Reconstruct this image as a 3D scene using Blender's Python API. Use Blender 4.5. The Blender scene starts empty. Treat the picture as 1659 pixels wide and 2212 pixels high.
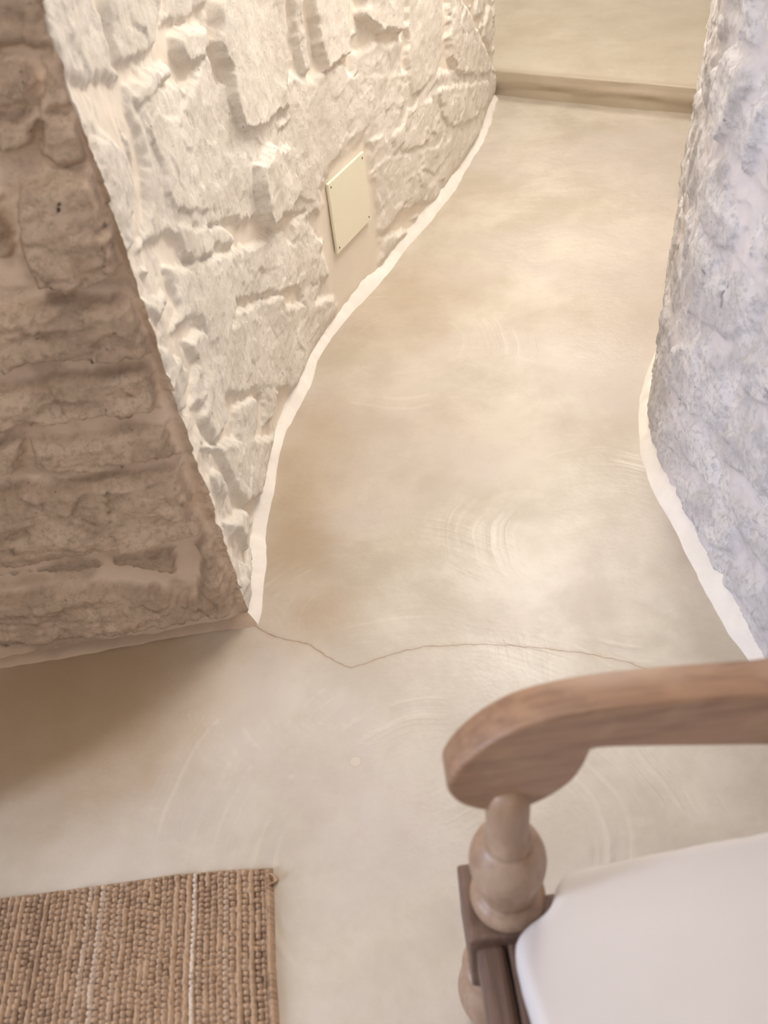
import bpy, math
import numpy as np
from mathutils import Matrix, Vector

# ------------------------------------------------------------------ camera
W, H = 1659, 2212
F_PX, CAM_H = 1900.0, 1.30
R = np.array([[0.99078, -0.13549, 0.0], [-0.09370, -0.68640, 0.72120], [-0.09750, -0.71460, -0.69270]])
_n = np.array([(1097 - W / 2) / F_PX, (3066 - H / 2) / F_PX, 1.0]); _n /= np.linalg.norm(_n)
_y = np.array([0, 0, 1.0]) - _n * _n[2]; _y /= np.linalg.norm(_y)
R = np.array([np.cross(_y, -_n), _y, -_n])                 # world = R @ camera(x right, y down, z forward)
sc = bpy.context.scene
cam = bpy.data.objects.new('camera', bpy.data.cameras.new('camera'))
sc.collection.objects.link(cam); sc.camera = cam
cam.data.sensor_fit = 'HORIZONTAL'; cam.data.sensor_width = 36.0
cam.data.lens = F_PX / W * 36.0
cam.data.clip_start = 0.02
bm3 = R @ np.diag([1, -1, -1])
M = Matrix.Identity(4)
for i in range(3):
    for j in range(3): M[i][j] = float(bm3[i, j])
M[2][3] = CAM_H
cam.matrix_world = M
cam.data.dof.use_dof = True
cam.data.dof.focus_distance = 2.1
cam.data.dof.aperture_fstop = 6.5

# ------------------------------------------------------------------ world, lights, exposure
sc.view_settings.view_transform = 'Standard'
sc.view_settings.look = 'None'
sc.view_settings.gamma = 1.0
sc.view_settings.exposure = 0.0
sc.view_settings.use_curve_mapping = False
wd = bpy.data.worlds.new('sky'); sc.world = wd; wd.use_nodes = True
wd.node_tree.nodes['Background'].inputs[0].default_value = (0.62, 0.76, 1.0, 1)
wd.node_tree.nodes['Background'].inputs[1].default_value = 0.6

def area(name, loc, target, sx, sy, power, color, spread=180):
    l = bpy.data.lights.new(name, 'AREA'); l.shape = 'RECTANGLE'; l.size = sx; l.size_y = sy
    l.energy = power; l.color = color; l.spread = math.radians(spread)
    o = bpy.data.objects.new(name, l); sc.collection.objects.link(o)
    o.location = loc
    o.rotation_euler = (Vector(target) - Vector(loc)).to_track_quat('-Z', 'Y').to_euler()
    return o
# daylight falling through the open door on the left
area('door_daylight', (-3.3, -0.42, 1.6), (0.1, 0.8, 0.3), 0.42, 1.3, 98, (0.70, 0.79, 1.0))
# warm light over the passage, high on its right side
area('passage_light', (0.86, 2.30, 1.95), (0.05, 2.0, 0.55), 1.5, 0.8, 56, (1.0, 0.945, 0.87))
area('landing_fill', (1.3, 4.9, 2.3), (1.2, 4.6, 0.1), 0.8, 0.8, 32, (1.0, 0.95, 0.88))  # fill added to light the landing, from no known fixture
# added overhead fill for the near room; no lamp is known there
area('room_fill', (-0.25, 0.35, 2.38), (-0.3, 0.6, 0), 0.8, 0.6, 8.0, (1.0, 0.92, 0.86))

# added frontal fill that brightens the brown wall, from no known window
area('far_room_fill', (0.1, -2.3, 1.5), (-0.5, 1.0, 0.7), 0.9, 1.2, 10, (1.0, 0.93, 0.84))

# ------------------------------------------------------------------ pixel helpers (real positions from the photograph)
def ray(px, py): return R @ np.array([(px - W / 2) / F_PX, (py - H / 2) / F_PX, 1.0])
def onz(p, z):
    v = ray(*p); t = (z - CAM_H) / v[2]; return np.array([v[0] * t, v[1] * t])
def ony(p, y):
    v = ray(*p); t = y / v[1]; return np.array([v[0] * t, v[2] * t + CAM_H])

# ------------------------------------------------------------------ noise
def _h(ix, iy, seed):
    n = (ix.astype(np.int64) * 374761393 + iy.astype(np.int64) * 668265263 + seed * 1442695041) & 0xffffffff
    n = ((n ^ (n >> 13)) * 1274126177) & 0xffffffff
    n = (n ^ (n >> 16)) & 0xffffff
    return n / float(0xffffff)
def vnoise(x, y, seed=0):
    ix = np.floor(x); iy = np.floor(y); fx = x - ix; fy = y - iy
    ux = fx * fx * fx * (fx * (fx * 6 - 15) + 10); uy = fy * fy * fy * (fy * (fy * 6 - 15) + 10)
    a = _h(ix, iy, seed); b = _h(ix + 1, iy, seed); c = _h(ix, iy + 1, seed); d = _h(ix + 1, iy + 1, seed)
    return (a + (b - a) * ux + (c - a) * uy + (a - b - c + d) * ux * uy) * 2 - 1
def fbm(x, y, seed=0, oct=4, gain=0.5):
    r = np.zeros_like(x); a = 1.0
    for k in range(oct):
        r += a * vnoise(x * 2 ** k + 17.3 * k, y * 2 ** k - 9.1 * k, seed + k); a *= gain
    return r
def ridge(x, y, seed=0, oct=4):
    r = np.zeros_like(x); a = 1.0
    for k in range(oct):
        r += a * (1 - 2 * np.abs(vnoise(x * 2 ** k + 5.7 * k, y * 2 ** k + 3.3 * k, seed + k))); a *= 0.5
    return r
def facets(x, y, seed=0):
    """broken rock faces: every voronoi cell a tilted plane"""
    ix = np.floor(x); iy = np.floor(y); best = np.full(x.shape, 9e9); val = np.zeros_like(x)
    for dx in (-1, 0, 1):
        for dy in (-1, 0, 1):
            cx = ix + dx; cy = iy + dy
            px = cx + _h(cx, cy, seed); py = cy + _h(cx, cy, seed + 1)
            d = (x - px) ** 2 + (y - py) ** 2
            v = (_h(cx, cy, seed + 2) - .5) * 0.9 + (x - px) * (_h(cx, cy, seed + 3) - .5) * 2.2 + (y - py) * (_h(cx, cy, seed + 4) - .5) * 2.2
            m = d < best; best = np.where(m, d, best); val = np.where(m, v, val)
    return val
def sstep(a, b, x):
    t = np.clip((x - a) / (b - a), 0, 1); return t * t * (3 - 2 * t)
def poly_sdf(poly, x, y):
    """positive inside"""
    d = np.full(x.shape, 1e9); ins = np.zeros(x.shape, bool); n = len(poly)
    for i in range(n):
        ax, ay = poly[i]; bx, by = poly[(i + 1) % n]
        ex, ey = bx - ax, by - ay; L = ex * ex + ey * ey + 1e-12
        t = np.clip(((x - ax) * ex + (y - ay) * ey) / L, 0, 1)
        d = np.minimum(d, (x - ax - t * ex) ** 2 + (y - ay - t * ey) ** 2)
        if ay != by:
            c = ((ay > y) != (by > y)) & (x < ex * (y - ay) / ey + ax)
            ins ^= c
    d = np.sqrt(d)
    return np.where(ins, d, -d)

# ------------------------------------------------------------------ node materials
def mat(name):
    m = bpy.data.materials.new(name); m.use_nodes = True
    nt = m.node_tree; b = nt.nodes['Principled BSDF']
    return m, nt, b
class NB:
    def __init__(s, nt): s.nt = nt
    def n(s, t, **k):
        o = s.nt.nodes.new(t)
        for a, v in k.items(): setattr(o, a, v)
        return o
    def lk(s, a, b): s.nt.links.new(a, b)
    def coord(s): return s.n('ShaderNodeTexCoord').outputs['Object']
    def noise(s, vec, scale, detail=4, rough=.55, dist=0):
        o = s.n('ShaderNodeTexNoise'); o.inputs['Scale'].default_value = scale; o.inputs['Detail'].default_value = detail
        o.inputs['Roughness'].default_value = rough; o.inputs['Distortion'].default_value = dist
        s.lk(vec, o.inputs['Vector']); return o.outputs['Fac']
    def mapr(s, v, a, b, c=0, d=1):
        o = s.n('ShaderNodeMapRange'); o.interpolation_type = 'SMOOTHSTEP'
        for i, q in zip((1, 2, 3, 4), (a, b, c, d)): o.inputs[i].default_value = q
        s.lk(v, o.inputs[0]); return o.outputs[0]
    def mix(s, f, a, b):
        o = s.n('ShaderNodeMix', data_type='RGBA')
        for sock, v in ((o.inputs[0], f), (o.inputs[6], a), (o.inputs[7], b)):
            if hasattr(v, 'default_value') and not isinstance(v, (tuple, float, int)): s.lk(v, sock)
            elif isinstance(v, tuple): sock.default_value = v + (1,)
            else: sock.default_value = v
        return o.outputs[2]
    def math(s, op, a, b=0.0, c=None):
        o = s.n('ShaderNodeMath', operation=op)
        for i, v in enumerate((a, b, c)):
            if v is None: continue
            if isinstance(v, (float, int)): o.inputs[i].default_value = v
            else: s.lk(v, o.inputs[i])
        return o.outputs[0]
    def attr(s, name):
        o = s.n('ShaderNodeAttribute'); o.attribute_name = name; return o.outputs['Fac']
    def bump(s, h, strength, dist, b, prev=None):
        o = s.n('ShaderNodeBump'); o.inputs['Strength'].default_value = strength; o.inputs['Distance'].default_value = dist
        s.lk(h, o.inputs['Height'])
        if prev is not None: s.lk(prev, o.inputs['Normal'])
        if b is not None: s.lk(o.outputs[0], b.inputs['Normal'])
        return o.outputs[0]
    def scaled(s, vec, sx, sy, sz, rz=0):
        o = s.n('ShaderNodeMapping'); o.inputs['Scale'].default_value = (sx, sy, sz); o.inputs['Rotation'].default_value = (0, 0, rz)
        s.lk(vec, o.inputs[0]); return o.outputs[0]

def stone_material(name, mortar, light, mid, stain_shade, mr=.12, spk=.35):
    m, nt, b = mat(name); k = NB(nt); v = k.coord()
    st = k.attr('stone'); tone = k.attr('tone')
    c = k.mix(k.mapr(k.noise(v, 9, 5, .6), .38, .62), light, mid)
    c = k.mix(k.math('MULTIPLY', k.mapr(k.noise(v, 30, 5, .7), .56, .74), .55), c, stain_shade)
    c = k.mix(k.math('MULTIPLY', tone, .5), c, mid)
    c = k.mix(k.math('MULTIPLY', k.mapr(k.noise(v, 85, 6, .75), .48, .60), spk), c, tuple(x * .82 for x in mid))
    mo = k.mix(k.mapr(k.noise(v, 5, 3), .35, .65), mortar, tuple(x * .95 for x in mortar))
    c = k.mix(st, mo, c)
    pits = k.mapr(k.noise(v, 75, 2, .5), .71, .76)
    c = k.mix(k.math('MULTIPLY', k.math('MULTIPLY', pits, st), .55), c, tuple(x * .42 for x in stain_shade))
    c = k.mix(k.attr('hole'), c, (.05, .04, .04))
    k.lk(c, b.inputs['Base Color']); b.inputs['Roughness'].default_value = .9
    b.inputs['Specular IOR Level'].default_value = .2
    rough = k.math('MULTIPLY', k.noise(v, 60, 8, .72, .3), k.math('ADD', k.math('MULTIPLY', st, 1.0 - mr), mr))
    n1 = k.bump(rough, .85, .0042, None)
    fine = k.noise(v, 420, 3, .6)
    k.bump(fine, .35, .0012, b, n1)
    return m
M_LEFT = stone_material('cream_limewashed_stone', (.87, .78, .66), (.88, .82, .73), (.79, .73, .635), (.64, .51, .38))
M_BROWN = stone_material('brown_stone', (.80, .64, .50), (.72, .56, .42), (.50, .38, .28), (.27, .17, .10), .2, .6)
M_RIGHT = stone_material('pale_grey_stone', (.70, .65, .65), (.78, .75, .745), (.58, .555, .56), (.48, .42, .38), .45, .75)

def plaster(name, col, bumpd=.003):
    m, nt, b = mat(name); k = NB(nt); v = k.coord()
    c = k.mix(k.mapr(k.noise(v, 14, 4), .35, .65), col, tuple(x * .93 for x in col))
    k.lk(c, b.inputs['Base Color']); b.inputs['Roughness'].default_value = .85
    b.inputs['Specular IOR Level'].default_value = .25
    k.bump(k.noise(v, 55, 6, .6), .5, bumpd, b); return m
M_FILLET = plaster('white_skirting_plaster', (.88, .82, .75))
M_FILLET_B = plaster('shaded_skirting_plaster', (.62, .475, .35))  # same skirting plaster, with the dimness below the brown wall put into its colour
M_ROOM = plaster('cream_room_plaster', (.80, .74, .66))

# polished cement floor
def floor_material(name, a, bcol, c2, stain_shade, cracks=True):
    m, nt, b = mat(name); k = NB(nt); v = k.coord()
    warp = k.n('ShaderNodeMix', data_type='VECTOR')
    nn = k.n('ShaderNodeTexNoise'); nn.inputs['Scale'].default_value = 2.2; nn.inputs['Detail'].default_value = 3
    k.lk(v, nn.inputs['Vector'])
    warp.inputs[0].default_value = .12; k.lk(v, warp.inputs[4]); k.lk(nn.outputs['Color'], warp.inputs[5])
    wv = warp.outputs[1]
    c = k.mix(k.mapr(k.noise(wv, 5.5, 8, .66), .33, .67), a, bcol)
    c = k.mix(k.math('MULTIPLY', k.mapr(k.noise(wv, 2.0, 5, .6, .4), .42, .66), .7), c, c2)
    c = k.mix(k.math('MULTIPLY', k.mapr(k.noise(v, 26, 7, .72), .48, .75), .38), c, bcol)
    c = k.mix(k.math('MULTIPLY', k.attr('stain_shade'), 1.0), c, stain_shade)
    # trowel sweeps: rings about several working positions
    rough = None; hsum = None
    for (cx, cy, r0, r1) in ((0.02, .52, .12, .52), (-.02, .88, .10, .40), (.42, 1.05, .10, .38), (.12, 1.75, .08, .40)):
        d = k.n('ShaderNodeVectorMath', operation='DISTANCE'); k.lk(wv, d.inputs[0]); d.inputs[1].default_value = (cx + .05, cy + .05, .05)
        nz = k.noise(d.outputs['Value'], 1, 2) if False else None
        t = k.n('ShaderNodeTexNoise', noise_dimensions='1D'); t.inputs['Scale'].default_value = 60; t.inputs['Detail'].default_value = 3
        k.lk(d.outputs['Value'], t.inputs['W'])
        w = k.math('MULTIPLY', k.mapr(d.outputs['Value'], r0, r0 + .08), k.mapr(d.outputs['Value'], r1 - .15, r1, 1, 0))
        w = k.math('MULTIPLY', w, k.mapr(k.noise(v, 4.5, 3), .46, .62))
        q = k.math('MULTIPLY', k.math('SUBTRACT', t.outputs['Fac'], .5), w)
        hsum = q if hsum is None else k.math('ADD', hsum, q)
    lightn = k.mapr(hsum, 0.02, .22)
    c = k.mix(k.math('MULTIPLY', lightn, .13), c, (.80, .74, .66))
    c = k.mix(k.math('MULTIPLY', k.mapr(hsum, -.02, -.22), .25), c, c2)
    # brushed swirls along the passage walls
    if cracks:
        sep = k.n('ShaderNodeSeparateXYZ')
        nz = k.n('ShaderNodeTexNoise'); nz.inputs['Scale'].default_value = 38; nz.inputs['Detail'].default_value = 4; k.lk(v, nz.inputs['Vector'])
        sub = k.n('ShaderNodeVectorMath', operation='MULTIPLY_ADD'); k.lk(nz.outputs['Color'], sub.inputs[0])
        sub.inputs[1].default_value = (.012, .012, 0); k.lk(v, sub.inputs[2])
        k.lk(sub.outputs[0], sep.inputs[0]); X, Y = sep.outputs[0], sep.outputs[1]
        dmin = None
        px = [(545, 1350), (600, 1377), (668, 1392), (705, 1420), (757, 1443), (850, 1411), (925, 1396), (1060, 1391), (1200, 1403), (1330, 1424), (1400, 1445)]
        P = [onz(p, 0) + .006 for p in px]
        for i in range(len(P) - 1):
            ax, ay = map(float, P[i]); e = P[i + 1] - P[i]; L = float(e @ e)
            dx = k.math('SUBTRACT', X, ax); dy = k.math('SUBTRACT', Y, ay)
            t = k.math('MULTIPLY_ADD', dx, float(e[0]) / L, k.math('MULTIPLY', dy, float(e[1]) / L))
            t.node.use_clamp = True
            qx = k.math('MULTIPLY_ADD', t, -float(e[0]), dx); qy = k.math('MULTIPLY_ADD', t, -float(e[1]), dy)
            dd = k.math('MULTIPLY_ADD', qx, qx, k.math('MULTIPLY', qy, qy))
            dmin = dd if dmin is None else k.math('MINIMUM', dmin, dd)
        dist = k.math('SQRT', dmin)
        halo = k.mapr(dist, .0, .010, .22, 0)
        cr = k.mapr(dist, .0005, .0016, .62, 0)
        c = k.mix(halo, c, stain_shade); c = k.mix(cr, c, (.20, .13, .08))
        # little round filled hole
        s0 = onz((768, 1645), 0)
        d = k.n('ShaderNodeVectorMath', operation='DISTANCE'); k.lk(v, d.inputs[0]); d.inputs[1].default_value = (float(s0[0]), float(s0[1]), 0)
        c = k.mix(k.mapr(d.outputs['Value'], .008, .0095, .35, 0), c, (.66, .57, .44))
        c = k.mix(k.math('MULTIPLY', k.mapr(d.outputs['Value'], .0085, .0095), k.mapr(d.outputs['Value'], .0105, .0115, .35, 0)), c, (.45, .34, .24))
    k.lk(c, b.inputs['Base Color'])
    k.lk(k.mapr(k.noise(wv, 7, 5, .6), .3, .7, .30, .46), b.inputs['Roughness'])
    b.inputs['Specular IOR Level'].default_value = .45
    n1 = k.bump(k.noise(wv, 5, 5, .6), .35, .012, None)
    n2 = k.bump(hsum, .6, .003, None, n1)
    k.bump(k.noise(v, 130, 6, .7), .22, .0015, b, n2)
    return m
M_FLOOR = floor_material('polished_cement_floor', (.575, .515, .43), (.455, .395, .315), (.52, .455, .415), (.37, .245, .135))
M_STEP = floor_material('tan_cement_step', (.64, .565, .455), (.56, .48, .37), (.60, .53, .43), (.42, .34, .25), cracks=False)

def wood_material(name, base, dark, lightc, rough=.45, axis=(4, 40, 40)):
    m, nt, b = mat(name); k = NB(nt); v = k.coord()
    g = k.noise(k.scaled(v, *axis), 3, 6, .65, .4)
    c = k.mix(k.math('MULTIPLY', k.mapr(g, .35, .75), .7), base, dark)
    c = k.mix(k.math('MULTIPLY', k.mapr(k.noise(v, 22, 4), .5, .72), .5), c, lightc)
    k.lk(c, b.inputs['Base Color'])
    b.inputs['Roughness'].default_value = rough
    k.bump(g, .25, .0015, b); return m
M_WOOD = wood_material('worn_brown_wood', (.34, .20, .12), (.15, .08, .052), (.42, .28, .17))
M_WOODV = wood_material('worn_brown_turned_wood', (.38, .25, .165), (.25, .155, .10), (.46, .35, .26), .42, (40, 40, 4))
M_WOODD = wood_material('dark_brown_wood', (.17, .10, .07), (.06, .035, .026), (.28, .19, .14), .5, (40, 4, 40))

def cloth_material():
    m, nt, b = mat('white_cotton_cover'); k = NB(nt); v = k.coord()
    k.lk(k.mix(k.mapr(k.noise(v, 5, 3), .3, .7), (.65, .61, .59), (.625, .585, .56)), b.inputs['Base Color'])
    b.inputs['Roughness'].default_value = .9; b.inputs['Sheen Weight'].default_value = .15
    k.bump(k.noise(v, 500, 2), .2, .0006, b, k.bump(k.noise(v, 9, 3), .3, .006, None)); return m
M_CLOTH = cloth_material()
def rug_material():
    m, nt, b = mat('natural_jute_braid'); k = NB(nt); v = k.coord()
    t = k.attr('tone')
    c = k.mix(k.mapr(t, 0, 1), (.10, .055, .032), (.46, .315, .21))
    c = k.mix(k.math('MULTIPLY', k.attr('pale'), .75), c, (.70, .60, .50))
    fib = k.noise(k.scaled(v, 1, .22, 1), 700, 3, .6)
    c = k.mix(k.math('MULTIPLY', k.mapr(fib, .5, .75), .35), c, (.16, .09, .05))
    k.lk(c, b.inputs['Base Color']); b.inputs['Roughness'].default_value = .95; b.inputs['Specular IOR Level'].default_value = .15
    k.bump(fib, .7, .0015, b); return m
M_RUG = rug_material()
def plain(name, col, rough=.4, metal=0):
    m, nt, b = mat(name); k = NB(nt); v = k.coord()
    k.lk(k.mix(k.noise(v, 30, 3), col, tuple(x * .96 for x in col)), b.inputs['Base Color'])
    b.inputs['Roughness'].default_value = rough; b.inputs['Metallic'].default_value = metal; return m
M_PLATE = plain('pale_yellow_plastic', (.88, .83, .65), .35)
M_SCREW = plain('dark_screw_steel', (.20, .18, .15), .4, .7)

# ------------------------------------------------------------------ mesh helpers
def link(name, me, m, parent=None, smooth=True):
    if m: me.materials.append(m)
    o = bpy.data.objects.new(name, me); sc.collection.objects.link(o)
    if parent is not None: o.parent = parent
    if smooth: me.polygons.foreach_set('use_smooth', [True] * len(me.polygons))
    me.update(); return o
def grid_mesh(name, P, attrs=None, flip=False):
    """P: (rows, cols, 3)"""
    r, c = P.shape[:2]
    idx = np.arange(r * c).reshape(r, c)
    q = np.stack([idx[:-1, :-1], idx[:-1, 1:], idx[1:, 1:], idx[1:, :-1]], -1).reshape(-1, 4)
    if flip: q = q[:, ::-1]
    me = bpy.data.meshes.new(name)
    me.vertices.add(r * c); me.vertices.foreach_set('co', P.reshape(-1).astype(np.float32))
    me.loops.add(len(q) * 4); me.loops.foreach_set('vertex_index', np.ascontiguousarray(q.reshape(-1)).astype(np.int32))
    me.polygons.add(len(q)); me.polygons.foreach_set('loop_start', (np.arange(len(q)) * 4).astype(np.int32))
    me.polygons.foreach_set('loop_total', np.full(len(q), 4, np.int32))
    me.update(calc_edges=True)
    for k, v in (attrs or {}).items():
        a = me.attributes.new(k, 'FLOAT', 'POINT'); a.data.foreach_set('value', v.reshape(-1).astype(np.float32))
    return me
def py_mesh(name, verts, faces):
    me = bpy.data.meshes.new(name); me.from_pydata([tuple(map(float, v)) for v in verts], [], faces); me.update(); return me
def struct(o): o['kind'] = 'structure'; return o
def box(name, x0, x1, y0, y1, z0, z1, m, parent=None, bev=0):
    v = [(x, y, z) for z in (z0, z1) for y in (y0, y1) for x in (x0, x1)]
    f = [(0, 2, 3, 1), (4, 5, 7, 6), (0, 1, 5, 4), (2, 6, 7, 3), (0, 4, 6, 2), (1, 3, 7, 5)]
    o = link(name, py_mesh(name, v, f), m, parent, False)
    if bev:
        b = o.modifiers.new('bevel', 'BEVEL'); b.width = bev; b.segments = 3
    return o

# ------------------------------------------------------------------ wall paths (plan view, from the photograph)
ZB = .028
A_COR = onz((533, 1318), ZB)
brown_px = [(533, 1318), (400, 1342), (230, 1368), (0, 1408)]
left_px = [(533, 1318), (540, 1150), (556, 1075), (580, 960), (600, 900), (640, 822), (684, 722), (790, 602), (850, 532), (940, 430), (1030, 292), (1048, 240), (1066, 198)]
brown = [onz(p, ZB) for p in brown_px]
d = brown[-1] - brown[0]; d /= np.linalg.norm(d)
brown.append(brown[-1] + d * .62)
left = [onz(p, ZB) for p in left_px]
def smooth_path(pts, step=.01, it=2):
    p = [np.array(q) for q in pts]
    for _ in range(it):                                       # chaikin, ends kept
        q = [p[0]]
        for a, b in zip(p[:-1], p[1:]): q += [a * .75 + b * .25, a * .25 + b * .75]
        q.append(p[-1]); p = q
    return np.array(p)
left_s = smooth_path(left)
left_end = left_s[-1]
turn = np.array([-.55, .70]); turn /= np.linalg.norm(turn)
path_left = np.vstack([left_s, left_end + turn * 5.6])
path_brown = np.array(brown)
full = np.vstack([path_brown[::-1], path_left[1:]])            # left end of the brown wall ... corner ... passage ... turn
right_px = [(1659, 1424), (1600, 1336), (1540, 1228), (1480, 1112), (1425, 1015), (1408, 955), (1405, 890), (1410, 830), (1426, 740)]
right = [onz(p, ZB) for p in right_px]
dn = right[0] - right[3]; dn /= np.linalg.norm(dn)
df = right[-1] - right[-3]; df /= np.linalg.norm(df)
right_mid = smooth_path([right[0] + dn * .01] + right)
far_r = right[-1] + df * .9
step_r = onz((1500, 248), 0) + np.array([.12, -.02])
path_right = np.vstack([[np.array([right[0][0] + .03, -2.6])], right_mid, [far_r], [np.array([far_r[0] + 3.1, far_r[1] + 5.2])]])

class Strip:
    def __init__(s, path, origin_index_pt=None):
        s.p = path; seg = np.diff(path, axis=0); s.L = np.hypot(seg[:, 0], seg[:, 1])
        s.cum = np.concatenate([[0], np.cumsum(s.L)]); s.seg = seg / s.L[:, None]
    def s_of_point(s, q):
        i = np.argmin(np.hypot(*(s.p - q).T)); return s.cum[i]
    def eval(s, t, r=.02):
        def pos(t):
            i = np.clip(np.searchsorted(s.cum, t, side='right') - 1, 0, len(s.seg) - 1)
            return s.p[i] + s.seg[i] * (t - s.cum[i])[:, None]
        a = pos(np.clip(t - r, 0, s.cum[-1])); b = pos(np.clip(t + r, 0, s.cum[-1]))
        tan = b - a; tan /= np.linalg.norm(tan, axis=1)[:, None]
        return pos(t), np.stack([tan[:, 1], -tan[:, 0]], 1)      # position, outward (room side) normal
    def hit(s, px, py, lo=0, hi=1e9):
        v = ray(px, py); best = None
        for i in range(len(s.seg)):
            if s.cum[i + 1] <= lo + 1e-6 or s.cum[i] >= hi - 1e-6: continue
            e = s.seg[i]; nn = np.array([e[1], -e[0]]); den = v[:2] @ nn
            if abs(den) < 1e-9: continue
            t = (s.p[i] @ nn) / den
            if t <= 0: continue
            u = (v[:2] * t - s.p[i]) @ e
            if -1e-4 <= u <= s.L[i] + 1e-4 and (best is None or t < best[0]): best = (t, s.cum[i] + u, v[2] * t + CAM_H)
        return None if best is None else (best[1], best[2])
SL = Strip(full); SR = Strip(path_right)
S_COR = float(np.sum(np.hypot(*np.diff(path_brown, axis=0).T)))
S_END = SL.s_of_point(left_end)

# stones traced from the photograph; (outline px, relief m, roughness 0..1, tilt left/right, tone)
LEFT_STONES = [
 ([(98,-60),(205,-60),(215,0),(240,60),(250,130),(275,160),(282,240),(300,290),(318,360),(325,470),(318,540),(285,585),(250,480),(210,330),(170,180),(140,80)], .012, 1.0, -.1, .3),
 ([(222,-60),(362,-60),(345,85),(292,145),(262,138),(245,60)], .012, 1.0, .1, .4),
 ([(372,72),(440,48),(453,92),(432,138),(396,142),(372,112)], .022, .5, .3, .1),
 ([(300,172),(360,126),(371,178),(336,200),(296,237),(283,205)], .016, .5, -.1, .1),
 ([(332,226),(376,236),(392,196),(446,110),(468,165),(485,255),(500,350),(505,425),(492,478),(470,470),(424,470),(380,468),(352,420),(345,365),(325,325),(308,285),(302,250)], .015, .8, .25, .2),
 ([(366,-60),(455,-60),(450,20),(432,30),(372,50),(352,60)], .01, .5, 0, .2),
 ([(462,-60),(600,-60),(612,30),(615,238),(578,255),(560,272),(508,288),(490,240),(476,155),(455,90),(456,30)], .024, .35, .45, .1),
 ([(612,-60),(640,-60),(650,50),(667,162),(646,166),(638,118),(622,90)], .016, 1.0, -.2, .5),
 ([(652,-60),(745,-60),(750,120),(692,152),(676,100),(662,40)], .022, .35, .3, .1),
 ([(672,172),(735,128),(752,165),(746,328),(716,372),(655,402),(634,370),(621,290),(632,240),(600,275)], .012, .08, .1, .0),
 ([(575,262),(630,238),(612,280),(590,292)], .016, .8, 0, .6),
 ([(530,352),(568,312),(614,302),(624,370),(638,414),(612,462),(566,500),(548,462),(534,400)], .030, .7, .5, .1),
 ([(768,-60),(862,-60),(862,70),(824,76),(790,58),(768,38)], .026, .5, .3, .1),
 ([(872,-60),(950,-60),(947,130),(930,165),(900,205),(880,212),(872,140)], .014, .06, .3, .1),
 ([(756,110),(800,84),(866,84),(870,208),(860,250),(792,304),(758,280),(752,200)], .010, .9, .1, .3),
 ([(957,-60),(1085,-60),(1084,60),(1068,150),(1040,165),(990,170),(962,130)], .018, 1.0, .1, .5),
 ([(935,190),(985,172),(1050,170),(1048,225),(1020,262),(970,285),(948,262)], .018, 1.0, .1, .6),
 ([(872,226),(925,205),(940,250),(936,292),(900,322),(842,332),(832,292),(858,262)], .016, .8, .1, .2),
 ([(896,318),(975,292),(966,340),(930,382),(898,372)], .014, .8, .1, .4),
 ([(802,340),(885,325),(892,385),(872,440),(835,498),(808,520),(800,440),(790,372)], .014, .8, .1, .3),
 ([(772,300),(840,290),(828,328),(790,350),(780,330)], .012, .8, 0, .2),
 ([(885,400),(925,395),(905,440),(872,462),(862,452)], .012, .9, .1, .6),
 ([(985,280),(1035,262),(1010,312),(950,380),(950,345)], .010, .8, .1, .4),
 ([(622,478),(655,448),(676,500),(690,570),(686,642),(652,688),(640,640),(622,560)], .012, 1.0, .1, .2),
 ([(512,528),(604,492),(620,540),(618,620),(590,592),(552,596),(512,650),(506,590)], .014, .9, .1, .2),
 ([(374,482),(480,480),(498,520),(480,540),(424,566),(396,566)], .014, .7, .2, .1),
 ([(424,600),(498,560),(506,640),(490,740),(446,756),(424,680)], .014, .8, .2, .2),
 ([(312,590),(366,585),(384,660),(374,720),(325,700),(292,640)], .012, .8, .1, .1),
 ([(498,668),(600,632),(626,680),(606,742),(562,800),(504,852),(478,800)], .012, .9, .1, .2),
 ([(640,700),(676,688),(660,756),(612,830),(596,806),(622,750)], .012, 1., .1, .7),
 ([(318,728),(392,735),(420,780),(420,880),(402,985),(352,860)], .012, .9, .1, .2),
 ([(436,772),(476,808),(494,900),(462,962),(434,900)], .014, .8, .3, .2),
 ([(504,872),(542,850),(552,930),(524,1000),(508,950)], .014, .6, .3, .2),
 ([(556,808),(600,840),(578,920),(560,925)], .012, .9, .1, .7),
 ([(424,965),(470,985),(500,1060),(528,1110),(524,1190),(480,1130),(440,1070)], .014, .9, .2, .3),
 ([(490,1000),(524,1010),(548,1000),(552,1040),(534,1085),(508,1050)], .012, .6, .2, .1),
]
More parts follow.
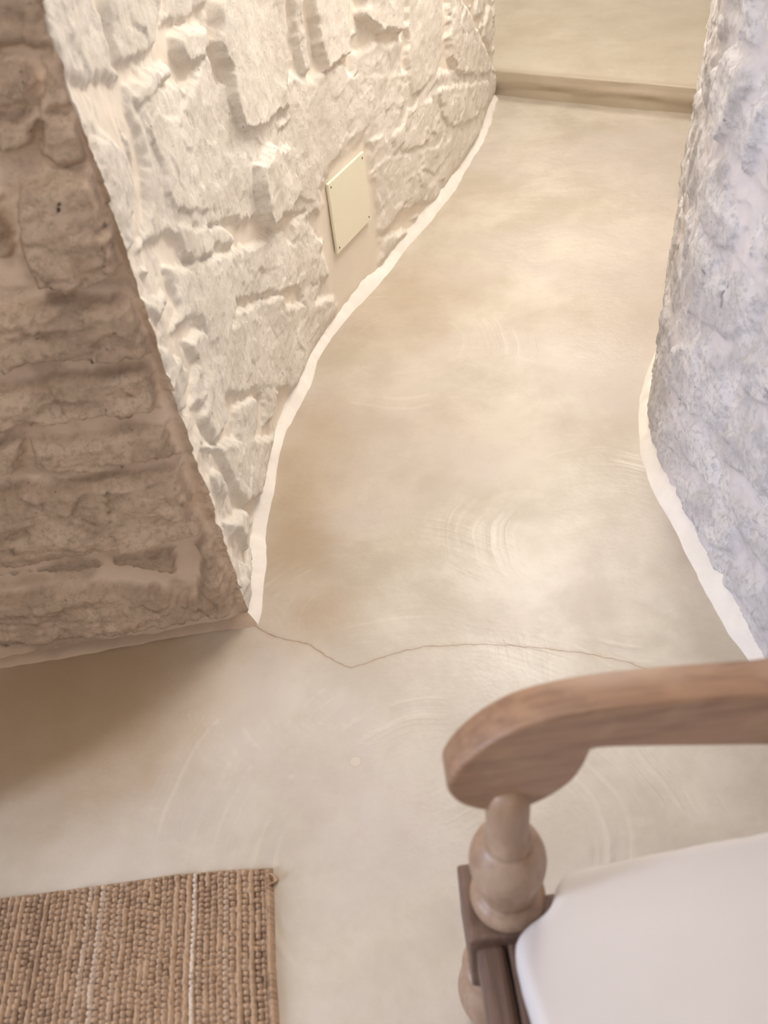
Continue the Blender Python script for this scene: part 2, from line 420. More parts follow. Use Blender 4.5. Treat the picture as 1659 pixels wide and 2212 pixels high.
BROWN_STONES = [
 ([(-60,-60),(86,-60),(104,20),(128,112),(60,120),(-60,118)], .014, 1.0, 0, .5),
 ([(-60,128),(60,130),(78,190),(70,238),(-60,240)], .020, .7, 0, .2),
 ([(78,132),(138,120),(168,245),(84,246)], .014, .7, 0, .3),
 ([(-60,250),(76,252),(80,330),(20,345),(-60,350)], .018, .9, 0, .3),
 ([(86,258),(172,255),(205,360),(150,372),(88,345)], .014, .8, 0, .5),
 ([(28,424),(34,380),(124,378),(208,370),(240,470),(265,606),(190,632),(84,620),(52,568),(40,500)], .032, 1.0, .1, .4),
 ([(-60,420),(8,420),(18,480),(22,560),(-60,580)], .012, .8, 0, .3),
 ([(-60,668),(120,650),(288,640),(300,690),(325,768),(185,790),(-60,806)], .024, 1.0, 0, .5),
 ([(-60,838),(150,815),(332,794),(352,892),(180,914),(-60,940)], .022, .9, 0, .3),
 ([(-60,968),(46,956),(58,1018),(-60,1036)], .022, .9, 0, .3),
 ([(64,952),(364,912),(388,985),(190,1026),(70,1016)], .020, .9, 0, .5),
 ([(-60,1055),(140,1030),(392,1000),(420,1080),(436,1136),(220,1182),(-60,1228)], .026, 1.0, 0, .5),
 ([(-60,1286),(215,1252),(330,1252),(425,1285),(424,1170),(456,1146),(500,1240),(520,1308),(300,1346),(-60,1394)], .022, 1.0, 0, .7),
]
RIGHT_STONES = [
 ([(1552,100),(1600,132),(1604,200),(1568,252),(1530,330),(1512,240),(1520,150)], .022, .6, .2, .0),
 ([(1556,-60),(1604,-60),(1612,60),(1600,120),(1562,86)], .022, .6, .2, .1),
 ([(1622,-60),(1700,-60),(1720,90),(1640,95),(1618,60)], .020, .6, .2, .1),
 ([(1604,208),(1634,228),(1622,300),(1606,400),(1582,392),(1578,300)], .028, .7, .2, .2),
 ([(1505,350),(1548,330),(1572,450),(1592,482),(1580,560),(1540,542),(1505,500),(1490,440)], .018, .8, .2, .2),
 ([(1646,300),(1720,300),(1720,470),(1640,450)], .022, .8, .2, .4),
 ([(1474,560),(1500,470),(1515,520),(1540,560),(1500,660),(1470,700)], .014, .3, 0, .0),
 ([(1520,590),(1588,576),(1640,650),(1600,720),(1560,735),(1505,700)], .016, .8, .2, .3),
 ([(1630,540),(1720,560),(1720,680),(1650,640)], .020, .4, 0, .1),
 ([(1450,740),(1500,720),(1560,780),(1572,870),(1545,930),(1500,900),(1455,850)], .018, .9, .1, .3),
 ([(1448,870),(1500,915),(1540,1000),(1540,1060),(1500,1020),(1460,950)], .014, .2, .2, .2),
 ([(1580,740),(1660,780),(1720,900),(1640,890),(1590,820)], .018, .9, .1, .4),
 ([(1560,930),(1640,910),(1740,1000),(1720,1120),(1620,1060),(1560,1000)], .018, .8, .1, .3),
 ([(1440,1000),(1520,1060),(1570,1120),(1590,1200),(1540,1180),(1470,1080)], .016, .8, .1, .3),
 ([(1580,1080),(1680,1130),(1740,1250),(1660,1240),(1600,1170)], .016, .8, .1, .5),
 ([(1560,1210),(1640,1250),(1720,1380),(1640,1350),(1570,1260)], .012, .9, .1, .5),
]
def to_sz(strip, poly, lo, hi):
    out = []
    for (x, y) in poly:
        h = strip.hit(x, y, lo, hi)
        if h is None: h = strip.hit(x + 3, y, lo, hi) or strip.hit(x - 8, y, lo, hi)
        if h: out.append(h)
    return out

def build_field(s, z, stones, seed, covered_pad=.030, cell=.16, relief=.016, rs=1.0, fr=1.0, crust=0):
    """height above the mortar plane, stone mask, tone; s, z are 2-D grids"""
    hgt = np.zeros_like(s); mask = np.zeros_like(s); tone = np.zeros_like(s); cov = np.full(s.shape, -1.0)
    wob = fbm(s * 22, z * 22, seed + 40, 4) * .0075 + fbm(s * 90, z * 90, seed + 50, 3) * .0028
    srow = s[0]; zcol = z[:, 0]
    jobs = [(p, r * rs, g, t, c, True) for (p, r, g, t, c) in stones]
    rng = np.random.RandomState(seed)
    # fill-in stones where the photograph shows nothing traced
    zz = .02; row = 0
    while zz < zcol[-1]:
        hh = rng.uniform(.09, .17); ss = srow[0] - rng.uniform(0, .2)
        while ss < srow[-1]:
            ww = rng.uniform(.10, .26)
            n = rng.randint(6, 9); pts = []
            for q in range(n):
                a = 2 * math.pi * (q + rng.uniform(-.25, .25)) / n
                ca, sa = math.cos(a), math.sin(a); m_ = max(abs(ca), abs(sa)) ** .75
                pts.append((ss + ww / 2 + ca / m_ * ww * .47, zz + hh / 2 + sa / m_ * hh * .47))
            jobs.append((pts, .6 * rs * relief * rng.uniform(.6, 1.3), rng.uniform(.4, 1.), rng.uniform(-.2, .3), rng.uniform(0, .5), False))
            ss += ww
        zz += hh; row += 1
    for idx, (poly, rel, rough, tilt, tn, traced) in enumerate(jobs):
        if len(poly) < 3: continue
        P = np.array(poly); a = P.min(0) - .03; b = P.max(0) + .03
        i0, i1 = np.searchsorted(srow, [a[0], b[0]]); j0, j1 = np.searchsorted(zcol, [a[1], b[1]])
        if i1 - i0 < 2 or j1 - j0 < 2: continue
        S = s[j0:j1, i0:i1]; Z = z[j0:j1, i0:i1]
        d = poly_sdf(poly, S, Z) + wob[j0:j1, i0:i1] * (1 if traced else 1.3)
        if traced: cov[j0:j1, i0:i1] = np.maximum(cov[j0:j1, i0:i1], d)
        else: d = np.minimum(d, -cov[j0:j1, i0:i1] - covered_pad)
        mk = sstep(-.001, .007, d)
        cx = (a[0] + b[0]) / 2; wx = (b[0] - a[0])
        slope = 1 - tilt * (S - cx) / wx * 1.6
        slope = np.clip(slope, .35, 1.6)
        f = (facets(S * 16 + 3 * idx, Z * 16, seed + idx) * .006 + facets(S * 40, Z * 40 + idx, seed + 9) * .0020
             + ridge(S * 28, Z * 28, seed + 3, 4) * .0012 + fbm(S * 120, Z * 120, seed + 7, 3) * .0007) * rough * fr
        edge = sstep(-.002, .011 + .006 * rough, d)
        h = edge * (rel * 1.25 * slope) + f * sstep(0, .02, d)
        hgt[j0:j1, i0:i1] = np.maximum(hgt[j0:j1, i0:i1], h * mk) if not traced else np.where(mk > 0, np.maximum(hgt[j0:j1, i0:i1], h), hgt[j0:j1, i0:i1])
        tone[j0:j1, i0:i1] = np.where(mk > .3, tn, tone[j0:j1, i0:i1])
        mask[j0:j1, i0:i1] = np.maximum(mask[j0:j1, i0:i1], mk)
    if crust == -1: crust = np.exp(-np.maximum(0, s - S_COR - .02) / .10)
    if not np.isscalar(crust) or crust:
        cr_ = facets(s * 26, z * 26, seed + 81) * .0035 + ridge(s * 34, z * 34, seed + 82, 4) * .0016 + fbm(s * 14, z * 14, seed + 83, 4) * .004
        hgt += crust * cr_ * (1 - .45 * mask); mask = np.maximum(mask, crust * .85 * sstep(-.35, .25, fbm(s * 11, z * 11, seed + 84, 4)))
    # uneven mortar, rubble texture everywhere
    hgt += fbm(s * 7, z * 7, seed + 70, 3) * .004 + fbm(s * 40, z * 40, seed + 71, 3) * .0010
    hgt += (1 - mask) * sstep(.2, .9, fbm(s * 9, z * 9, seed + 75, 3)) * (facets(s * 50, z * 50, seed + 77) * .002)
    mask = np.maximum(mask, sstep(.25, .7, fbm(s * 9, z * 9, seed + 75, 3)) * .6)
    return hgt, mask, tone

def zrows(fine_to, step, top):
    a = np.arange(0, fine_to, step); b = np.arange(fine_to, top + .001, .04); return np.concatenate([a, b])
def wall_object(name, strip, s0, s1, sarr, zarr, stones, m, seed, rs=1.0, fr=1.0, crust=0, strata=0, lean=0, pad=None, dark=()):
    cols = sarr[(sarr >= s0 - 1e-6) & (sarr <= s1 + 1e-6)]
    S, Z = np.meshgrid(cols, zarr)
    h, mk, tn = build_field(S, Z, stones, seed, rs=rs, fr=fr, crust=crust)
    if strata:
        wz = Z + fbm(S * 3, Z * 3, 91, 3) * .03
        h = h + strata * mk * (ridge(S * 4.5, wz * 30, 92, 4) * .0022 + facets(S * 9, wz * 34, 93) * .0030)
    dk = np.zeros_like(S)
    for wid, pl_ in dark:
        q = [strip.hit(x, y, s0 if strip is SL else -1, s1) for x, y in pl_]
        for a, b in zip(q[:-1], q[1:]):
            ex, ey = b[0] - a[0], b[1] - a[1]; t = np.clip(((S - a[0]) * ex + (Z - a[1]) * ey) / (ex * ex + ey * ey + 1e-9), 0, 1)
            dd = np.hypot(S - a[0] - t * ex, Z - a[1] - t * ey) + fbm(S * 120, Z * 120, 2, 3) * wid * .5
            dk = np.maximum(dk, 1 - sstep(wid * .4, wid * 1.2, dd))
    h = h - dk * .008
    if pad is not None: h, mk = pad(S, Z, h, mk)
    cb = sstep(.0, .03, np.abs(S - S_COR)) if strip is SL else 1.0
    zz_ = Z * 1.0; edge_h = .006 + facets(zz_ * 30, zz_ * 0 + .5, 3) * .008 + fbm(zz_ * 60, zz_ * 0, 4, 3) * .003
    h = edge_h * (1 - cb) + h * cb
    if strip is SL: mk = np.maximum(mk, 1 - cb)
    if strip is SL: lean = .024 * np.exp(-np.maximum(0, S - S_COR) / .45)
    h = h * sstep(.0, .05, Z) - lean * Z
    fade = 1.0
    pos, nrm = strip.eval(cols)
    P = np.zeros(S.shape + (3,))
    P[..., 0] = pos[None, :, 0] + nrm[None, :, 0] * h * fade; P[..., 1] = pos[None, :, 1] + nrm[None, :, 1] * h * fade; P[..., 2] = Z
    o = struct(link(name, grid_mesh(name, P, {'stone': mk, 'tone': tn, 'hole': dk}), m)); return o

TOP = 2.45
zarr = zrows(1.14, .0038, TOP)
sl = np.unique(np.round(np.concatenate([np.arange(0, S_COR - .62, .02), np.arange(S_COR - .62, S_COR + 1.1, .0036), [S_COR],
      np.arange(S_COR + 1.1, S_END + .12, .0055), np.arange(S_END + .12, SL.cum[-1], .03), [SL.cum[-1]]]), 6))
sl = sl[(sl >= 0) & (sl <= SL.cum[-1])]
S_COR = sl[np.argmin(np.abs(sl - S_COR))]

# cover plate position on the passage wall
plate_px = [(697, 399), (772, 329), (797, 468), (722, 548)]
plate_sz = [SL.hit(x, y, S_COR, S_END) for x, y in plate_px]
pc_s = sum(p[0] for p in plate_sz) / 4; pc_z = sum(p[1] for p in plate_sz) / 4
def plate_pad(S, Z, h, mk):
    # flat mortar bed under and below the cover plate
    bed = [(pc_s - .14, pc_z + .10), (pc_s - .02, pc_z + .13), (pc_s + .13, pc_z + .13), (pc_s + .16, pc_z - .20), (pc_s + .10, -.1), (pc_s - .12, -.1), (pc_s - .17, pc_z - .1)]
    k = sstep(-.02, .02, poly_sdf(bed, S, Z) + fbm(S * 30, Z * 30, 5, 3) * .01)
    return h * (1 - k) + k * (.003 + fbm(S * 8, Z * 8, 6, 2) * .002), mk * (1 - k)

wall_object('wall_left', SL, S_COR, SL.cum[-1], sl, zarr, [(to_sz(SL, p, S_COR, S_END + .3), r, g, t, c) for p, r, g, t, c in LEFT_STONES], M_LEFT, 11, rs=.80, fr=.5, crust=-1, pad=plate_pad)
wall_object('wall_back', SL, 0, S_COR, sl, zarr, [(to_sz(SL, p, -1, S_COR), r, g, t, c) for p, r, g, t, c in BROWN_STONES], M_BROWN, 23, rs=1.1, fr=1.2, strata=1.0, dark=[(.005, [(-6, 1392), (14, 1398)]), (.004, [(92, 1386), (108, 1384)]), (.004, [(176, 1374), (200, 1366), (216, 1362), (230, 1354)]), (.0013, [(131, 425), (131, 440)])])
s_r0 = SR.s_of_point(right_mid[0]); s_r1 = SR.s_of_point(far_r)
sr = np.unique(np.round(np.concatenate([np.arange(0, s_r0 - .12, .03), np.arange(s_r0 - .12, s_r0 + 1.25, .0038), np.arange(s_r0 + 1.25, SR.cum[-1], .03), [SR.cum[-1]]]), 6))
# this path runs away from the camera, so its room side is on the other hand
_ev = SR.eval
SR.eval = lambda t, r=.02: (lambda q: (q[0], -q[1]))(_ev(t, r))
wall_object('wall_right', SR, 0, SR.cum[-1], sr, zarr, [(to_sz(SR, p, -1, s_r1), r, g, t, c) for p, r, g, t, c in RIGHT_STONES], M_RIGHT, 37, rs=.55, fr=.8, crust=1.0, lean=.030, dark=[(.0014, [(1566, 598), (1564, 630), (1556, 664)]), (.0018, [(1656, 842), (1662, 850)]), (.0022, [(1507, 1115), (1508, 1150)]), (.002, [(1517, 585), (1519, 592)])])

# ------------------------------------------------------------------ skirting fillets of plaster
def fillet(name, strip, s0, s1, m, seed, w0=.036, htop=.045):
    t = np.arange(s0, s1, .006); t = np.append(t, s1)
    pos, nrm = strip.eval(t, .03)
    w = w0 + fbm(t * 5, t * 0 + 2, seed, 3) * .006 + fbm(t * 40, t * 0, seed + 3, 2) * .0010
    kc = sstep(0, .05, np.abs(t - S_COR)) if strip is SL else t * 0 + 1
    ht = htop + fbm(t * 7, t * 0 + 8, seed + 5, 3) * .012 + fbm(t * 45, t * 0, seed + 6, 2) * .004
    w = .024 * (1 - kc) + w * kc; ht = .034 * (1 - kc) + ht * kc
    if strip is SR: k_ = .5 + .5 * sstep(0, .25, s1 - t); w = -.012 + (w + .012) * k_; ht = ht * k_
    N = 9; P = np.zeros((N, len(t), 3))
    for i in range(N):
        u = i / (N - 1)
        off = -.012 + (w + .012) * u ** .8; zz = ht * (1 - u) ** 1.25 * 1.0 - .002
        off = off + .004 * math.sin(math.pi * u)
        P[i, :, 0] = pos[:, 0] + nrm[:, 0] * off; P[i, :, 1] = pos[:, 1] + nrm[:, 1] * off; P[i, :, 2] = zz + fbm(t * 30, t * 0 + i * .6, seed + 9, 2) * .0007 * (u < .95) * kc
    return struct(link(name, grid_mesh(name, P), m))
fillet('baseboard_left', SL, S_COR, S_END + .2, M_FILLET, 3, .028, .036)
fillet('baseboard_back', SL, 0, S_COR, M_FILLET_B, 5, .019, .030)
fillet('baseboard_right', SR, s_r0 - 1.2, SR.s_of_point(right[-1]) + .07, M_FILLET, 8, .026, .042)

# ------------------------------------------------------------------ floor and step
gx = np.arange(-4.2, 3.6, .025); gy = np.arange(-2.8, 4.6, .025)
GX, GY = np.meshgrid(gx, gy)
stain_shade = np.zeros_like(GX)
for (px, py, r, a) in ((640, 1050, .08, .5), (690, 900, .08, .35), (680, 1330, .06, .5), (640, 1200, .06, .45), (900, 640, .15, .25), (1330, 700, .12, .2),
                       (760, 720, .12, .2), (1000, 430, .2, .15), (60, 1510, .20, .75), (330, 1440, .12, .4), (1050, 950, .1, .12)):  # blobs beside the brown wall paint its floor shadow, the others are stains
    c = onz((px, py), 0); stain_shade += a * np.exp(-((GX - c[0]) ** 2 + (GY - c[1]) ** 2) / (2 * r * r) * (1 + .5 * fbm(GX * 6, GY * 6, 3, 3)))
stain_shade = np.clip(stain_shade, 0, .8)
fl = np.stack([GX, GY, np.zeros_like(GX)], -1)
struct(link('floor', grid_mesh('floor', fl, {'stain_shade': stain_shade}), M_FLOOR))

s0 = onz((1085, 207), 0); s1 = onz((1500, 248), 0); sd = (s1 - s0) / np.linalg.norm(s1 - s0); sn = np.array([-sd[1], sd[0]])
if sn[1] < 0: sn = -sn
# tread height from the upper edge of the riser
vt = ray(1290, 172); zt = CAM_H
nn = sn; t_ = (s0 @ nn) / (vt[:2] @ nn); zt = float(vt[2] * t_ + CAM_H)
STEP_Z = zt
uu = np.concatenate([np.arange(-3.6, -.1, .2), np.arange(-.1, 1.6, .02), np.arange(1.6, 4.2, .2)])
prof = [(0, -.01), (0, .02)] + [(.0 + .002 * math.sin(q), .02 + (STEP_Z - .03) * q / 8) for q in range(1, 8)] + [(.001, STEP_Z - .006), (.004, STEP_Z - .001), (.010, STEP_Z)] + [(x, STEP_Z) for x in np.arange(.05, 4.5, .08)]
P = np.zeros((len(prof), len(uu), 3))
for i, (dd, zz) in enumerate(prof):
    wobble = fbm(uu * 4, uu * 0 + .2 * i, 61, 3) * .006 * (1 if dd < .02 else 0)
    q = s0[None] + sd[None] * uu[:, None] + sn[None] * (dd + wobble)[:, None]
    P[i, :, 0] = q[:, 0]; P[i, :, 1] = q[:, 1]; P[i, :, 2] = zz
struct(link('step', grid_mesh('step', P, {'stain_shade': np.clip(.6 * np.array([[1 if d_ < .02 else 0] * len(uu) for d_, _ in prof]), 0, 1)}), M_STEP))  # riser mixed towards the darker colour, tread left plain

# ------------------------------------------------------------------ rest of the room (out of frame)
pier_x = -.93
w0 = onz((0, 1735), 0); w1 = onz((700, 1380), 0)
jamb_y = float(w0[1] + (w1[1] - w0[1]) / (w1[0] - w0[0]) * (pier_x - w0[0]))
wx = full[0][0]
struct(box('wall_door_side', pier_x - .28, pier_x, jamb_y, full[0][1] + .1, 0, TOP, M_ROOM))
struct(box('wall_door_side_near', pier_x - .28, pier_x, -2.7, -.75, 0, TOP, M_ROOM))
struct(box('trim_1', pier_x - .28, pier_x, -.75, jamb_y, 2.12, TOP, M_ROOM))
struct(box('wall_front', pier_x - .28, 1.0, -2.7, -2.6, 0, TOP, M_ROOM))
struct(box('wall_passage_end', -3.2, 5.4, 7.2, 7.4, 0, TOP + .3, M_ROOM))
struct(box('ceiling', -3.2, 5.4, -2.7, 7.4, TOP - .01, TOP + .1, M_ROOM))

# ------------------------------------------------------------------ things
def tag(o, label, cat, group=None):
    o['label'] = label; o['category'] = cat
    if group: o['group'] = group
    return o
def empty(name, loc):
    o = bpy.data.objects.new(name, None); sc.collection.objects.link(o); o.location = loc; o.empty_display_size = .05; return o

# cover plate: built in the wall's own frame
pos, nrm = SL.eval(np.array([pc_s]), .10); nrm = nrm[0]
tan = np.array([-nrm[1], nrm[0]])                               # along +s
plate = empty('cover_plate', (float(pos[0, 0] + nrm[0] * .009), float(pos[0, 1] + nrm[1] * .009), pc_z))
tag(plate, 'pale yellow square blank cover plate screwed to the rough cream stone wall', 'cover plate')
plate.matrix_world = Matrix(((tan[0], 0, nrm[0], plate.location[0]), (tan[1], 0, nrm[1], plate.location[1]), (0, 1, 0, plate.location[2]), (0, 0, 0, 1)))
hw = (plate_sz[1][0] + plate_sz[2][0] - plate_sz[0][0] - plate_sz[3][0]) / 4
hh = (plate_sz[0][1] + plate_sz[1][1] - plate_sz[2][1] - plate_sz[3][1]) / 4
pl = box('plate', -hw, hw, -hh, hh, -.004, .004, M_PLATE, plate, .0025)
def screw_mesh():
    v = []; f = []
    for k, (r, z) in enumerate(((.0026, .003), (.0026, .0048), (.0018, .0052), (.0004, .0052))):
        for i in range(16):
            a = 2 * math.pi * i / 16; v.append((r * math.cos(a), r * math.sin(a), z))
    for k in range(3):
        for i in range(16): f.append((k * 16 + i, k * 16 + (i + 1) % 16, (k + 1) * 16 + (i + 1) % 16, (k + 1) * 16 + i))
    return py_mesh('screw', v, f)
sm = screw_mesh()
sm.materials.append(M_SCREW)
for sx, sy in ((-1, 1), (1, 1), (1, -1), (-1, -1)):
    o = bpy.data.objects.new('screw', sm); sc.collection.objects.link(o); o.parent = plate
    o.location = (sx * (hw - .013), sy * (hh - .013), .0)

# ---- jute rug
top_edge = np.array([onz(p, .006) for p in ((-300, 1968), (0, 1938), (170, 1916), (380, 1886), (500, 1876), (590, 1872))])
right_edge = np.array([onz(p, .006) for p in ((588, 1872), (592, 1960), (594, 2080), (603, 2212), (606, 2400))])[::-1]
RX1 = float(right_edge[-1][0]); RY1 = float(top_edge[-1][1])
rx = np.concatenate([np.arange(-.88, -.72, .003), np.arange(-.72, RX1, .00135), [RX1]]); ry = np.concatenate([np.arange(-.85, .33, .004), np.arange(.33, RY1 + .03, .00135)])
U, V = np.meshgrid(rx, ry)                                    # rug's own straight frame
cw, rh = .0094, .0088
u = (RX1 - U) / cw; ci = np.floor(u); cu = u - ci - .5
vv = (RY1 + .03 - V) / rh + _h(ci, ci * 0 + 3, 5) * 1.0 + fbm(U * 20, V * 8, 4, 2) * .5
ri = np.floor(vv); rv = vv - ri - .5
cu2 = cu + (_h(ci, ri, 8) - .5) * .16
merge = (_h(ci, np.floor(ri / 3), 12) > .82) | (_h(ci, ci * 0, 19) > .88)      # stitches running together
vb = np.where(merge, .78 + .22 * np.clip(1 - (2 * rv) ** 2, 0, 1), np.clip(1 - (2 * np.abs(rv)) ** 2.6, 0, 1) ** .7)
ub = np.clip(1 - (2 * np.abs(cu2)) ** 2.2, 0, 1) ** .6
hh_ = ub * vb * (.75 + .5 * _h(ci, ri, 31))
hz = .0035 + .0080 * hh_ + fbm(U * 300, V * 110, 44, 2) * .0007
edge_r = (RX1 - U); hem = sstep(.0, .006, edge_r) * (1 - sstep(.010, .016, edge_r))
edge_t = (RY1 + .03 - V); endf = sstep(0, .006, edge_t) * sstep(0, .004, edge_r)
hz = np.where(edge_r < .014, np.maximum(hz * .6, .010 * hem + .001 * vb), hz) * (.15 + .85 * endf)
tone = .25 + .35 * _h(ci, ri, 77) + .45 * hh_ + .22 * (_h(ci, ci * 0, 91) - .5) + .22 * fbm(U * 6, V * 6, 93, 2)
pale_cols = {}
pale = np.zeros_like(U)
for (pxx, wdt, amt) in ((408, .5, 1.0), (208, .9, .55), (172, .9, .35), (487, .8, .25), (250, .8, .15)):
    cx = onz((pxx, 2040), .01)[0]; k = int(math.floor((RX1 - cx) / cw))
    pale += amt * (ci == k) * (np.abs(cu) < wdt / 2)
tone = np.clip(tone, 0, 1)
# warp to the photographed edges
ty = np.interp(U, top_edge[:, 0], top_edge[:, 1] - (RY1)); wy = np.clip((V - .2) / (RY1 + .03 - .2), 0, 1)
Yw = V + (ty - .03) * wy
Xw = U + np.interp(Yw, right_edge[:, 1], right_edge[:, 0] - RX1) * sstep(-.75, RX1, U)
rug = link('jute_rug', grid_mesh('jute_rug', np.stack([Xw, Yw, hz], -1), {'tone': tone, 'pale': np.clip(pale, 0, 1)}), M_RUG)
tag(rug, 'brown woven jute rug with a few paler threads lying on the cement floor', 'rug')
# loose knot at the corner of the rug
kp = onz((588, 1902), .008); vs = []; fs = []
for i in range(15):
    t = i / 14; c = np.array([kp[0] - .006 + .012 * math.sin(t * 3.6), kp[1] + .012 - .022 * t, .007 + .003 * math.sin(t * 9)]); rr = .0030 * math.sin(math.pi * (.12 + .76 * t)) + .0006
    for j in range(8):
        a = 2 * math.pi * j / 8 + t * 2; vs.append((c[0] + rr * math.cos(a), c[1], c[2] + rr * math.sin(a)))
for i in range(14):
    for j in range(8): fs.append((i * 8 + j, i * 8 + (j + 1) % 8, (i + 1) * 8 + (j + 1) % 8, (i + 1) * 8 + j))
link('loose_thread', py_mesh('loose_thread', vs, fs), plain('jute_thread', (.46, .30, .18), .9), rug)

# ---- armchair
AX, AY = .070, .372            # far front post
BW = .034                      # half block
YN = .364                      # near face of far arm
ARM_D = .034
YM = -.07                      # axis of near front post (outside the frame)
chair = empty('armchair', (.28, .15, 0))
tag(chair, 'antique brown wooden armchair with scrolled arm, turned post and white seat cushion', 'armchair')
def cp(name, me, m, smooth=True):
    o = link(name, me, m, chair, smooth); o.location = (-.28, -.15, 0); return o
def lathe(name, prof, cx, cy, m, n=40):
    v = []; f = []
    for r, z in prof:
        for i in range(n):
            a = 2 * math.pi * i / n; v.append((cx + r * math.cos(a), cy + r * math.sin(a), z))
    for k in range(len(prof) - 1):
        for i in range(n): f.append((k * n + i, k * n + (i + 1) % n, (k + 1) * n + (i + 1) % n, (k + 1) * n + i))
    f.append(tuple(range(n))[::-1]); f.append(tuple((len(prof) - 1) * n + i for i in range(n)))
    return cp(name, py_mesh(name, v, f), m)
def smooth_prof(pts, k=5):
    pts = [np.array(p, float) for p in pts]; out = []
    P = [pts[0]] + pts + [pts[-1]]
    for i in range(1, len(P) - 2):
        for j in range(k):
            t = j / k; a, b, c, d_ = P[i - 1], P[i], P[i + 1], P[i + 2]
            out.append(.5 * ((2 * b) + (c - a) * t + (2 * a - 5 * b + 4 * c - d_) * t * t + (3 * b - a - 3 * c + d_) * t ** 3))
    out.append(pts[-1]); return [(max(.001, p[0]), p[1]) for p in out]
# arm board: outline traced in its own vertical plane, extruded across
up_px = [(1659, 1499), (1500, 1511), (1350, 1525), (1250, 1540), (1150, 1563), (1090, 1588), (1040, 1618), (1000, 1652), (976, 1680)]
lo_px = [(966, 1702), (974, 1722), (998, 1740), (1040, 1752), (1090, 1755), (1140, 1744), (1190, 1722), (1235, 1690), (1262, 1655), (1273, 1632), (1290, 1619), (1400, 1615), (1659, 1612)]
up = [ony(p, YN) for p in up_px]; lo = [ony(p, YN) for p in lo_px]
BX = .50
def close_loop(up, lo):
    A = [np.array([BX, up[0][1] + .002])] + up + lo + [np.array([BX, lo[-1][1] - .002])]
    return A
loop = close_loop(up, lo)
def densify(loop):
    L = [loop[0]]
    core = loop[1:-1]
    sp = smooth_prof([(p[0] + 5, p[1]) for p in core], 4)
    return [loop[0]] + [np.array([p[0] - 5, p[1]]) for p in sp] + [loop[-1]]
loop = densify(loop)
def arm(name, y0, y1):
    n = len(loop); v = []; b = .0035
    c = np.mean([p for p in loop], 0)
    P = np.array(loop); tg = np.roll(P, -1, 0) - np.roll(P, 1, 0); tg /= np.linalg.norm(tg, axis=1)[:, None]
    nr = np.stack([tg[:, 1], -tg[:, 0]], 1)
    # orientation: make normals outward
    area2 = np.sum(P[:, 0] * np.roll(P[:, 1], -1) - np.roll(P[:, 0], -1) * P[:, 1])
    if area2 < 0: nr = -nr
    rings = [(y0, -b), (y0 + b * .3, -b * .3), (y0 + b, 0), (y1 - b, 0), (y1 - b * .3, -b * .3), (y1, -b)]
    f = []
    for y, o in rings:
        for q, nn_ in zip(P, nr): v.append((q[0] + nn_[0] * o, y, q[1] + nn_[1] * o))
    for k in range(len(rings) - 1):
        for i in range(n): f.append((k * n + i, k * n + (i + 1) % n, (k + 1) * n + (i + 1) % n, (k + 1) * n + i))
    f.append(tuple(range(n))); f.append(tuple((len(rings) - 1) * n + i for i in range(n))[::-1])
    me = py_mesh(name, v, f); o = cp(name, me, M_WOOD)
    try: me.set_sharp_from_angle(angle=math.radians(35))
    except Exception: pass
    return o
arm('arm', YN, YN + ARM_D)
arm('arm', YM - ARM_D / 2, YM + ARM_D / 2)
ZBLK = .368                    # top of the square block
zlobe = float(ony((1090, 1752), YN)[1])
def zat(py): return float(ony((1090, py), AY)[1])
bal = [(.004, zlobe + .030), (.014, zlobe + .026), (.0195, zlobe + .012), (.0200, .560), (.0195, .528), (.0215, .516), (.0235, .508), (.0225, .501), (.026, .497), (.0325, .486), (.0370, .468), (.0375, .452),
       (.0350, .432), (.0310, .412), (.0285, .400), (.0290, .396), (.0345, .392), (.0380, .385), (.0385, .377), (.0360, .370), (.0340, .367)]
for yy in (AY, YM): lathe('arm_support', smooth_prof(bal, 4), AX + .003, yy, M_WOODV)
def block_leg(y):
    yc = y + .002; v = []; f = []
    rr = [(.028, .212), (.036, .220), (.041, .240), (.041, .364), (.038, .368)]
    for h_, z in rr:
        for sx, sy in ((-1, -1), (1, -1), (1, 1), (-1, 1)): v.append((AX - .003 + sx * h_, yc + sy * h_, z))
    for k in range(4):
        for i in range(4): f.append((k * 4 + i, k * 4 + (i + 1) % 4, (k + 1) * 4 + (i + 1) % 4, (k + 1) * 4 + i))
    f.append((3, 2, 1, 0)); f.append((16, 17, 18, 19))
    lg = lathe('leg', smooth_prof([(.022, .225), (.028, .208), (.031, .200), (.029, .192), (.039, .184), (.041, .172), (.036, .160), (.030, .152), (.032, .146), (.044, .125), (.049, .095), (.045, .065), (.034, .040), (.030, .030), (.034, .022), (.034, .006), (.030, 0)], 4), AX - .010, yc, M_WOODV)
    b_ = cp('leg_block', py_mesh('leg_block', v, f), M_WOODD, False)
    bb = b_.modifiers.new('bevel', 'BEVEL'); bb.width = .0025; bb.segments = 2
block_leg(AY); block_leg(YM)
def beam(name, x0, x1, y0, y1, z0, z1, m=M_WOODD, bev=.003):
    o = box(name, x0, x1, y0, y1, z0, z1, m, chair, bev); o.location = (-.28, -.15, 0); return o
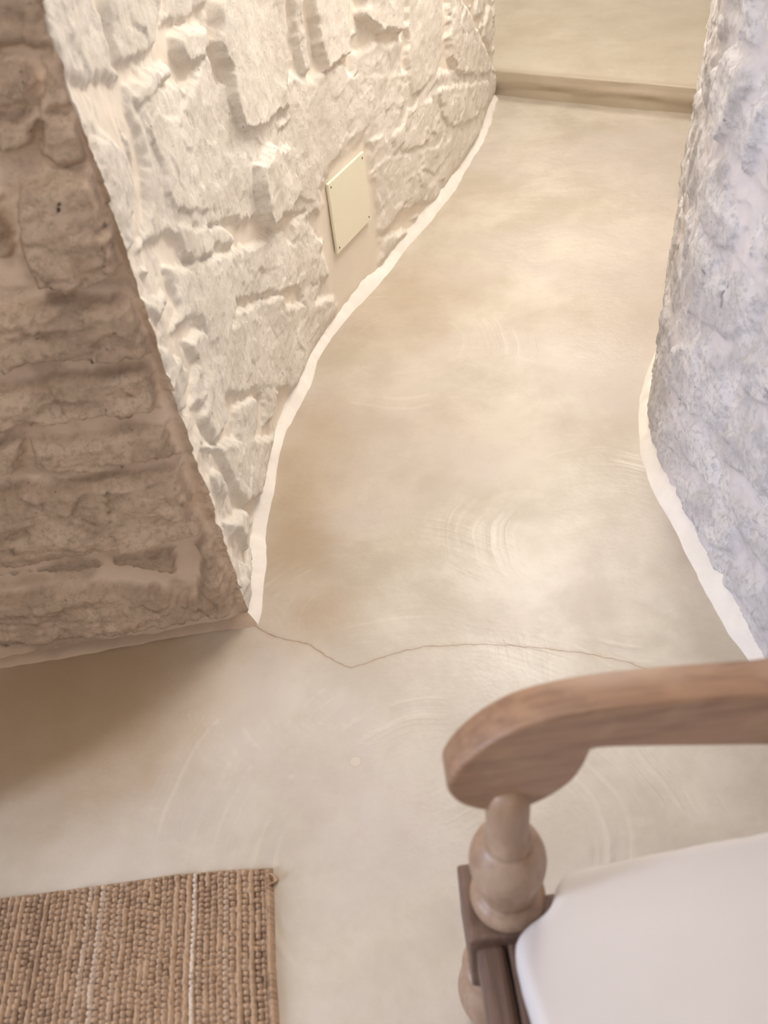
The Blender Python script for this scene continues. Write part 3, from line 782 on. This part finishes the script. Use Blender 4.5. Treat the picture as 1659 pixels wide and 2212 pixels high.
# rails of the seat frame
beam('front_rail', .0330, .0620, YM + .03, AY - .034, .290, .352, M_WOODD, .008)
beam('rail_moulding', .0650, .0800, YM + .03, AY - .036, .300, .350, M_WOODD, .004)
beam('side_rail', AX + BW - .006, .49, AY - .022, AY + .006, .290, .350)
beam('side_rail', AX + BW - .006, .49, YM - .006, YM + .022, .290, .350)
beam('back_rail', .488, .512, YM + .02, AY - .02, .310, .375)
beam('stretcher', AX + .02, .49, AY - .012, AY + .012, .112, .136)
beam('stretcher', AX + .02, .49, YM - .012, YM + .012, .112, .136)
for y in (AY, YM):
    beam('back_leg', .482, .520, y - .02, y + .02, 0, 1.00, M_WOODV)
beam('backrest', .494, .512, YM + .02, AY - .02, .60, .96, M_WOOD)
# seat cushion: white cover, notched round the post
ZC = .420
pxc = [(1659, 1788), (1560, 1806), (1450, 1826), (1350, 1846), (1262, 1866), (1236, 1872), (1216, 1884), (1204, 1902), (1198, 1930), (1188, 1950), (1166, 1972), (1138, 1994), (1120, 2016), (1114, 2042), (1118, 2075), (1130, 2125), (1160, 2212)]
C = [onz(p, ZC) for p in pxc]
C = [np.array([.475, C[0][1] + .004])] + C
xl = C[-1][0]
mid = (AY + YM) / 2
front = [np.array([xl + .001, .13])]
mir = [np.array([p[0], 2 * mid - p[1]]) for p in C[::-1]]
ring = C + front + mir
# resample and smooth
Q = np.array(ring); Qc = np.vstack([Q, Q[:1]]); sg = np.hypot(*np.diff(Qc, axis=0).T); cu_ = np.concatenate([[0], np.cumsum(sg)])
tt = np.linspace(0, cu_[-1], 420, endpoint=False)
Q = np.stack([np.interp(tt, cu_, Qc[:, 0]), np.interp(tt, cu_, Qc[:, 1])], 1)
for _ in range(5): Q = (np.roll(Q, 1, 0) + 2 * Q + np.roll(Q, -1, 0)) / 4
tg = np.roll(Q, -1, 0) - np.roll(Q, 1, 0); tg /= np.linalg.norm(tg, axis=1)[:, None]; nin = np.stack([-tg[:, 1], tg[:, 0]], 1)
ar = np.sum(Q[:, 0] * np.roll(Q[:, 1], -1) - np.roll(Q[:, 0], -1) * Q[:, 1])
if ar < 0: nin = -nin
prof = [(.004, ZC - .046), (.0005, ZC - .040), (0, ZC - .028), (.0, ZC - .016), (.0015, ZC - .0085), (.0045, ZC - .003), (.009, ZC - .0006), (.014, ZC)]
v = []; f = []; n = len(Q)
wr = fbm(tt * 28, tt * 0, 6, 3)
for i, (ins, z) in enumerate(prof):
    off = ins + (wr * .0011 if 0 < i < 5 else 0)
    q = Q + nin * (np.zeros(n) + off)[:, None]
    for p in q: v.append((p[0], p[1], z))
for k in range(len(prof) - 1):
    for i in range(n): f.append((k * n + i, k * n + (i + 1) % n, (k + 1) * n + (i + 1) % n, (k + 1) * n + i))
f.append(tuple((len(prof) - 1) * n + i for i in range(n))); f.append(tuple(range(n))[::-1])
cu3 = cp('seat_cushion', py_mesh('seat_cushion', v, f), M_CLOTH)
cu3['label'] = 'white cotton covered seat cushion notched around the post'
